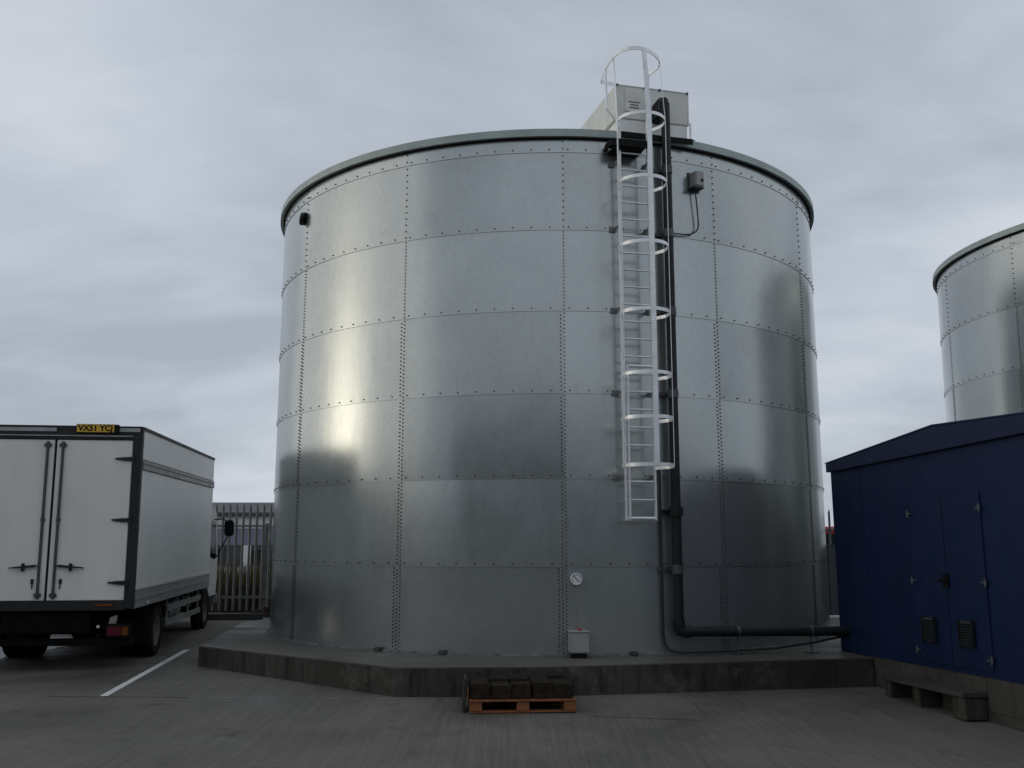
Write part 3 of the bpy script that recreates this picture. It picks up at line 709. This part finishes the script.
# faint vertical cladding joints
s = MB()
for y in (.0, -3.6):
    s = MB(); s.b2(.008, .013, y-.012, y+.012, .365, 2.90, 0); s.build('cover_strip', M['navy'], sh)
s = MB()
s.b2(.02, DEP-.01, YR+.01, YL-.01, -.25, .358, 0); s.build('block_base', M['blockwork'], sh)
s = MB(); s.extr([(YL+.006, 2.90), (YL+.006, 3.02), (yr, 3.19), (YR-.03, 3.02), (YR-.03, 2.90)], 0, -.055, -.015)
s.extr([(YL+.012, 2.90), (YL+.012, 3.02), (YL+.002, 3.02), (YL+.002, 2.90)], 0, -.013, DEP+.05)
s.build('fascia', M['navyroof'], sh)
s = MB(); s.extr([(YL+.02, 3.026), (YL+.02, 3.040), (yr, 3.215), (YR-.04, 3.036), (YR-.04, 3.022), (yr, 3.195)], 0, -.062, DEP+.06); s.build('roof', M['navyroof'], sh)
for y0, y1 in ((-1.22, -1.928), (-1.936, -2.68)):
    d = empty('door', (0, 0, 0), parent=sh)
    s = MB(); s.b2(-.004, .016, y0, y1, .42, 2.36, 0, .002); s.build('door_leaf', M['navy'], d)
    out_ = y0 if y0 == -1.22 else y1; sg = 1 if y0 == -1.22 else -1
    for z in (.55, 1.375, 2.19):
        s = MB(); s.extr([(out_+sg*.03, z-.032), (out_+sg*.008, z-.030), (out_-sg*.012, z-.009), (out_-sg*.075, z-.007), (out_-sg*.075, z+.007), (out_-sg*.012, z+.009), (out_+sg*.008, z+.030), (out_+sg*.03, z+.032)], 0, -.026, -.017)
        s.cyl((-.024, out_+sg*.01, z-.045), (-.024, out_+sg*.01, z+.045), .010, 8); s.build('hinge', M['silver'], d)
    yv = -1.52 if sg == 1 else -2.28
    s = MB(); s.b2(-.024, -.015, yv-.135, yv+.135, .655, .955, 0)
    for i in range(9):
        z = .685+i*.03; s.extr([(-.05, z-.012), (-.024, z+.012), (-.024, z+.018), (-.052, z-.008)], 1, yv-.12, yv+.12)
    for k in (-1, 1): s.b2(-.054, -.024, yv+k*.128-.007, yv+k*.128+.007, .655, .955)
    s.build('vent_grille', M['vent'], d)
s = MB(); s.b2(-.03, -.016, -1.99, -1.87, 1.30, 1.46, 0, .004); s.tube([(-.03, -1.91, 1.39), (-.075, -1.91, 1.39), (-.075, -1.80, 1.385)], .012, 8); s.disc((-.03, -1.955, 1.39), (-1, 0, 0), .03, .03, 14); s.build('door_handle', M['black'], sh)

# concrete step along the shed
st = empty('doorstep', (0, 0, 0)); tag(st, 'long low concrete slab step on block supports in front of the navy shed doors', 'step')
def CW(n_, s_, z): return Vector((CO.x+math.cos(CA)*n_-math.sin(CA)*s_, CO.y+math.sin(CA)*n_+math.cos(CA)*s_, z))
st.location = CW(-.13, -1.65, gz(4.9, 11.9)); st.rotation_euler = (R(-.9), 0, CA)
s = MB(); s.box((0, 0, .255), (.30, 1.72, .055), 0, 0, .008); s.build('slab', M['slab'], st)
for y in (.79, .12, -.72):
    s = MB(); s.box((.01, y, .105), (.26, .14 if y > -.5 else .24, .235), 0, 0, .008); s.build('support_block', M['plinthside'], st)

# ------------------------------------------------------------------ pallet and blocks
PA = R(4.0)
pc = Vector((.125+math.sin(PA)*-.50, 11.40+.50, 0)); pz = gz(.12, 11.9)
pal = empty('pallet', (pc.x, pc.y, pz), PA); tag(pal, 'orange brown wooden pallet on the wet yard in front of the plinth', 'pallet')
for y in (-.45, -.24, -.02, .2, .42):
    s = MB(); s.box((0, y, .133), (1.2, .12 if abs(y) > .4 else .10, .022), 0, 0, .003); s.build('deck_board', M['wood'], pal)
for y in (-.44, 0, .42):
    for x in (-.53, 0, .53):
        s = MB(); s.box((x, y, .0675), (.14, .12, .091), 0, 0, .004); s.build('block_foot', M['wood'], pal)
    s = MB(); s.box((0, y, .011), (1.2, .10, .020), 0, 0, .003); s.build('bottom_board', M['wood'], pal)
for x in (-.53, 0, .53):
    s = MB(); s.box((x, 0, .1175), (.12, .98, .008), 0); s.build('stringer', M['wood'], pal)
proto = None
rowsn = ['front row', 'second row', 'third row', 'back row']
coln = ['leftmost', 'second from the left', 'in the middle', 'second from the right', 'rightmost']
bm_ = []
def block_mesh(seed):
    rnd = random.Random(seed); hb_ = .152+rnd.uniform(-.022, .018); s = MB(); s.box((0, 0, hb_/2), (.222, .226, hb_), 0, 0, .012)
    s.v = [(x+rnd.uniform(-.006, .006), y+rnd.uniform(-.006, .006), z+rnd.uniform(-.005, .005) if z > .02 else z) for x, y, z in s.v]
    return s
protos = [block_mesh(i).build('concrete_block', M['block']) for i in range(7)]
used = [False]*7
for r_ in range(4):
    for c_ in range(5):
        i = (r_*5+c_*3) % 7
        if used[i]: o = protos[i].copy(); COL.objects.link(o)
        else: o = protos[i]; used[i] = True
        lx = -.475+c_*.233+random.uniform(-.008, .008); ly = -.365+r_*.233+random.uniform(-.008, .008)
        o.location = (pc.x+lx*math.cos(PA)-ly*math.sin(PA), pc.y+lx*math.sin(PA)+ly*math.cos(PA), pz+.146)
        o.rotation_euler = (0, 0, PA+random.uniform(-.04, .04)+random.choice((0, PI)))
        tag(o, 'dark concrete block on the orange pallet, %s, %s' % (rowsn[r_], coln[c_]), 'block', 'dark concrete blocks stacked on the pallet')
def plank(name, loc, dims, rz, ry, rx, mat, label):
    s = MB(); s.box((0, 0, dims[2]/2), dims, 0, 0, .004); o = s.build(name, mat); o.location = loc; o.rotation_euler = (rx, ry, rz); return tag(o, label, 'board')
plank('timber_board', (-.555, 11.62, gz(-.6, 11.6)), (.03, .42, .36), PA, R(4), 0, M['brown'], 'weathered dark board leaning against the left end of the pallet')
plank('timber_offcut', (-.40, 12.31, pz+.146), (.11, .03, .20), PA, 0, R(3), M['brown'], 'short dark timber offcut upright at the back left of the blocks')

# ------------------------------------------------------------------ palisade fence, things behind it
FU = Vector((math.cos(TA), math.sin(TA))); FO = Vector((-6.0, 24.3))
fn = empty('palisade_fence', (FO.x, FO.y, 0), TA); tag(fn, 'tall grey steel palisade fence with pointed pales behind the tank', 'fence')
BAY = 2.75
pm = MB()
for i in range(17):
    x = .08+i*.1615; w = .031
    pts = [(x-w, 0, 0), (x-w*.45, -.018, 0), (x, -.006, 0), (x+w*.45, -.018, 0), (x+w, 0, 0)]
    tops = [2.53, 2.59, 2.63, 2.59, 2.53]
    vs = [(a, b_, .06) for a, b_, _ in pts]+[(a, b_, tops[k]) for k, (a, b_, _) in enumerate(pts)]
    vs += [(a, b_+.004, z_) for a, b_, z_ in vs]
    fs = [(k, k+1, 6+k, 5+k) for k in range(4)]+[(10+k+1, 10+k, 15+k, 16+k) for k in range(4)]
    fs += [(0, 5, 15, 10), (4, 14, 19, 9)]+[(5+k, 6+k, 16+k, 15+k) for k in range(4)]
    pm.add(vs, fs)
rl = MB(); rl.strip([(0, .03, 0), (BAY, .03, 0)], UP, .055, .045)
po = MB(); po.b2(-.05, .05, .055, .065, 0, 2.36); po.b2(-.05, .05, .145, .155, 0, 2.36); po.b2(-.004, .004, .065, .145, 0, 2.36)
first = None
for k in range(-9, 9):
    a = FO+FU*(k*BAY); zg = gz(a.x, a.y)
    if first is None:
        first = (pm.build('pale_panel', M['fence'], fn), rl.build('rail', M['fence'], fn), rl.build('rail', M['fence'], fn), po.build('post', M['fence'], fn))
        objs = first
    else: objs = [copy_child(o, fn) for o in first]
    for o, dz in zip(objs, (0, .38, 2.08, -.2)): o.location = (k*BAY, 0, zg+dz)
# kerb length in front of the fence
kb = MB(); kb.box((0, 0, .06), (1.5, .16, .15), 0, 0, .02)
o = kb.build('kerb_stone', M['slab']); o.location = (-6.35, 22.55, gz(-6.4, 22.5)); o.rotation_euler = (0, 0, R(8)); tag(o, 'short length of pale kerb lying before the fence beside the truck', 'kerb')
# long dry grass and scrub beyond the fence
gr = MB(); rg = random.Random(3)
for i in range(15000):
    x = rg.uniform(-15, 1); y = 24.75+(x+6)*.126+abs(rg.gauss(0, 1.3)); zg = gz(x, y)-.02
    h = rg.uniform(.45, 1.05)*(1.15+.35*math.sin(x*1.7)+.25*math.sin(x*4.1+1)); a = rg.uniform(0, PI); l = rg.uniform(-.25, .25)*h; w = rg.uniform(.008, .02)
    dx, dy = math.cos(a), math.sin(a)
    gr.add([(x-dx*w, y-dy*w, zg), (x+dx*w, y+dy*w, zg), (x+dx*(l*.4+w*.7), y+dy*(l*.4), zg+h*.6), (x+dx*(l*.4-w*.7), y+dy*(l*.4), zg+h*.6), (x+dx*l, y+dy*l, zg+h)], [(0, 1, 2, 3), (3, 2, 4)])
tag(gr.build('long_grass', M['grass'], None, fixn=False), 'long dry olive grass and weeds beyond the palisade fence', 'grass', None, 'stuff')
gb = MB(); gb.add([(x, y, gz(x, y)+.01) for y in (24.6, 34) for x in (-40, -10, 0, 12)], [(0, 1, 5, 4), (1, 2, 6, 5), (2, 3, 7, 6)])
tag(gb.build('verge', M['grass']), None, None, None, 'structure')
gb = MB(); gb.add([(x, y, gz(x, y)+.01) for y in (-40, 4, 7, 12, 18, 23.5) for x in (-41, -28, -15.5)], [(j*3+i, j*3+i+1, j*3+i+4, j*3+i+3) for j in range(5) for i in range(2)])  # unseen matt grass, added at left to stop glints off the ground
tag(gb.build('verge', M['grass']), None, None, None, 'structure')
for x, w, lab in ((-6.83, .46, 'dark timber crate standing left behind the fence pales'), (-6.25, .40, 'dark timber crate standing right behind the fence pales')):
    y = 24.62+(x+6)*.126; s = MB(); z0 = gz(x, y)
    for i in range(5): s.b2(-w/2, w/2, -.01, .012, .02+i*.125, .02+i*.125+.112, 0)
    s.b2(-w/2, w/2, .012, .4, 0, .64, 0)
    for k in (-1, 1): s.b2(k*w/2-.03, k*w/2+.03, -.022, -.008, 0, .65)
    o = s.build('timber_crate', M['brown']); o.location = (x, y+.1, z0); o.rotation_euler = (0, 0, TA); tag(o, lab, 'crate')
s = MB(); rb = random.Random(5)
for i in range(46):
    a, d = rb.uniform(0, 2*PI), rb.uniform(0, .42)
    s.box((math.cos(a)*d*1.4, math.sin(a)*d*.6, .05+max(0, .33-d*.7)*rb.random()), (.21, .10, .065), 0, 0, .006, Matrix.Translation((0, 0, 0)))
    M_ = Matrix.Rotation(rb.uniform(-.5, .5), 4, 'Z')
o = s.build('brick_pile', M['brick']); o.location = (-5.55, 23.55, gz(-5.5, 23.5)); tag(o, 'low heap of reddish brown bricks at the foot of the fence by the tank', 'bricks')

# warehouse beyond the fence
wh = empty('warehouse', (-14, 70, 0), R(2)); tag(wh, 'long low warehouse with dark roof, white band and blue grey wall beyond the fence', 'building')
s = MB(); s.b2(-32, 10, 0, 18, 1.9, 3.0, 0); s.build('wall', M['wblue'], wh)
s = MB(); s.b2(-32.0, 10.0, .03, 18, -.5, 1.88, 0); s.build('base_wall', M['wdark'], wh)
s = MB(); s.b2(-32.02, 10.02, -.04, 18, 3.02, 3.88, 0); s.build('band', M['wwhite'], wh)
s = MB(); s.extr([(-.5, 3.9), (-.5, 4.12), (9, 5.22), (18.5, 4.12), (18.5, 3.9)], 0, -32.3, 10.3)
for i in range(40): s.box((-31.5+i*1.05, 4.2, 4.475), (.12, 9.55, .10), 0, 0, 0) if False else None
s.build('roof', M['wroof'], wh)
for i in range(14):
    x = -30+i*2.9
    f = empty('window', (x, 0, 0), parent=wh); s = MB(); s.b2(-.6, .6, -.03, .01, .55, 1.6, 0); s.build('window_frame', M['wdark'], f)
    s = MB(); s.b2(-.54, .54, -.045, -.03, .6, 1.55, 0); s.build('pane', M['glass'], f)
s = MB(); s.b2(-4.9, -4.3, -.06, .0, .3, 1.85, 0); s.build('door', M['wwhite'], wh)

# panel wall, pale block and red van in the gap right of the tank
pw = MB(); pw.box((0, 0, .92), (6, .10, 1.80), 0, 0, .01)
for x in (-2.9, -1.45, 0, 1.45, 2.9): pw.box((x, -.07, .92), (.08, .05, 1.80), 0)
pw.box((0, 0, 1.835), (6.1, .16, .03), 0)
o = pw.build('panel_wall', M['panelgrey']); o.location = (9.0, 24.0, gz(9, 24)-.1); o.rotation_euler = (0, 0, TA); tag(o, 'low plain grey panel wall seen in the gap between tank and shed', 'wall')
s = MB(); s.box((0, 0, .15), (.55, .3, .30), 0, 0, .02); o = s.build('pale_block', M['whitec']); o.location = (6.85, 21.0, gz(6.85, 21)); o.rotation_euler = (0, 0, R(10)); tag(o, 'small white concrete block on the ground in the gap beside the tank', 'block')
vn = empty('red_van', (10.6, 38, gz(10, 38)), R(97)); tag(vn, 'red van parked beyond the fence, glimpsed between tank and shed', 'van')
s = MB(); s.extr([(-2.4, .35), (2.3, .35), (2.45, .8), (2.3, 1.15), (1.5, 1.35), (.9, 2.15), (.6, 2.25), (-2.3, 2.25), (-2.45, 2.1)], 1, -.92, .92); s.build('body', M['vanred'], vn)
for sg in (-1, 1):
    s = MB(); s.extr([(.55, 1.4), (1.35, 1.4), (.85, 2.02), (.55, 2.02)], 1, sg*.915, sg*.93); s.build('side_window', M['glass'], vn)
    for x in (-1.5, 1.5):
        s = MB(); s.lathe([(-.1, .0), (-.1, .30), (-.07, .33), (.07, .33), (.1, .30), (.1, 0)], (x, sg*.82, .33), (0, 1, 0), 24); s.build('wheel', M['rubber'], vn)
s = MB(); s.b2(-2.47, -2.44, -.75, .75, 1.4, 2.0); s.build('rear_window', M['glass'], vn)

# hall behind the photographer (mirrored in the tank)
hb = empty('works_hall', (-4, -21, 0)); tag(hb, 'tall grey works hall across the yard, mirrored dimly in the tank', 'building')
s = MB(); s.b2(-24, 74, -14, 0, -.3, 8.2, 0)
for i in range(98): s.b2(-23.8+i, -23.72+i, .0, .03, -.2, 8.2, 0)
s.build('wall', M['wgrey'], hb)
s = MB(); s.extr([(.5, 8.2), (.5, 8.35), (-7, 9.4), (-14.5, 8.35), (-14.5, 8.2)], 0, -24.4, 74.4); s.build('roof', M['wroof'], hb)
for x in (-16, -4, 8, 24, 44):
    s = MB(); s.b2(x, x+4.2, .032, .10, -.2, 4.6)
    for i in range(15): s.b2(x+.05, x+4.15, .10, .12, -.1+i*.31, .12+i*.31)
    s.build('roller_door', M['door'], hb)
    s = MB(); s.b2(x-3.5, x-1.0, .032, .07, 5.2, 6.4); s.build('window', M['glass'], hb)

lb = empty('added_side_works', (-42, 8, 0), R(4)); tag(lb, 'long low dark works building, unseen, added far left to darken the tank reflection', 'building')  # unseen building, added to hide the low sky glow from the tank
s = MB(); s.b2(-14, 0, -44, 1, -.3, 5.7, 0)
for i in range(44): s.b2(0, .03, -43.8+i, -43.72+i, -.2, 5.7, 0)
s.build('wall', M['wgrey'], lb)
s = MB(); s.extr([(.5, 5.7), (.5, 5.82), (-7, 6.4), (-14.5, 5.82), (-14.5, 5.7)], 1, -44.4, 1.4); s.build('roof', M['wroof'], lb)
# ------------------------------------------------------------------ sky and sun
SUN_AZ, SUN_EL = R(-91), R(4.5)        # azimuth from +Y towards +X
SD = Vector((math.sin(SUN_AZ)*math.cos(SUN_EL), math.cos(SUN_AZ)*math.cos(SUN_EL), math.sin(SUN_EL)))
w = bpy.data.worlds.new('World'); scene.world = w; w.use_nodes = True
t = NT(w); t.N.clear()
out = t.n('ShaderNodeOutputWorld'); bg = t.n('ShaderNodeBackground'); t.L.new(bg.outputs[0], out.inputs[0])
bg.inputs['Strength'].default_value = .1
sky = t.n('ShaderNodeTexSky', sky_type='NISHITA', sun_disc=False, sun_elevation=SUN_EL, sun_rotation=SUN_AZ)
d = t.n('ShaderNodeTexCoord').outputs['Generated']
sep = t.n('ShaderNodeSeparateXYZ', ins={0: d})
zc = t.math('MAXIMUM', sep.outputs[2], 0.0); k = t.math('DIVIDE', 1.0, t.math('ADD', zc, .32))
pl = t.n('ShaderNodeCombineXYZ', ins={0: t.math('MULTIPLY', sep.outputs[0], k), 1: t.math('MULTIPLY', sep.outputs[1], k), 2: t.math('MULTIPLY', zc, .6)}).outputs[0]
n1 = t.noise(t.mapped(pl, (.8, 1.25, 1), (5.3, 2.4, 0)), 1.0, 7, .50, .25)
n2 = t.noise(t.mapped(pl, (1, 1.6, 1), (7.1, 3.3, 0)), 2.6, 6, .52, .3)
cl = t.math('ADD', t.math('MULTIPLY', n1, .72), t.math('MULTIPLY', n2, .28))
low = t.ramp(zc, [(0.0, .075), (.16, .06), (.40, 0.0)])
cl = t.math('SUBTRACT', cl, low)
cloud = t.ramp(cl, [(.35, (4.1, 4.6, 5.3)), (.49, (5.65, 6.18, 7.0)), (.61, (7.1, 7.5, 8.15))])
base = t.mix(.94, sky.outputs[0], cloud)
# brighter, warmer cloud around the hidden sun
dot = t.n('ShaderNodeVectorMath', operation='DOT_PRODUCT', ins={0: d, 1: tuple(SD)}).outputs['Value']
glow = t.math('POWER', t.math('MAXIMUM', dot, 0.0), 75.0)
gl = t.mix(1.0, (36.0, 31.5, 24.5), t.n('ShaderNodeCombineColor', ins={0: glow, 1: glow, 2: glow}).outputs[0], 'MULTIPLY')
t.L.new(t.mix(1.0, base, gl, 'ADD'), bg.inputs['Color'])
sl = bpy.data.lights.new('sun', 'SUN'); sl.energy = .5; sl.angle = R(80); sl.color = (1, .9, .72)
so = bpy.data.objects.new('sun', sl); COL.objects.link(so); so.rotation_euler = (-SD).to_track_quat('-Z', 'Y').to_euler()

scene.view_settings.view_transform = 'Standard'; scene.view_settings.look = 'None'
scene.view_settings.exposure = 0; scene.view_settings.gamma = 1; scene.view_settings.use_curve_mapping = False
scene.render.engine = 'CYCLES'; scene.cycles.use_denoising = True; scene.cycles.max_bounces = 8
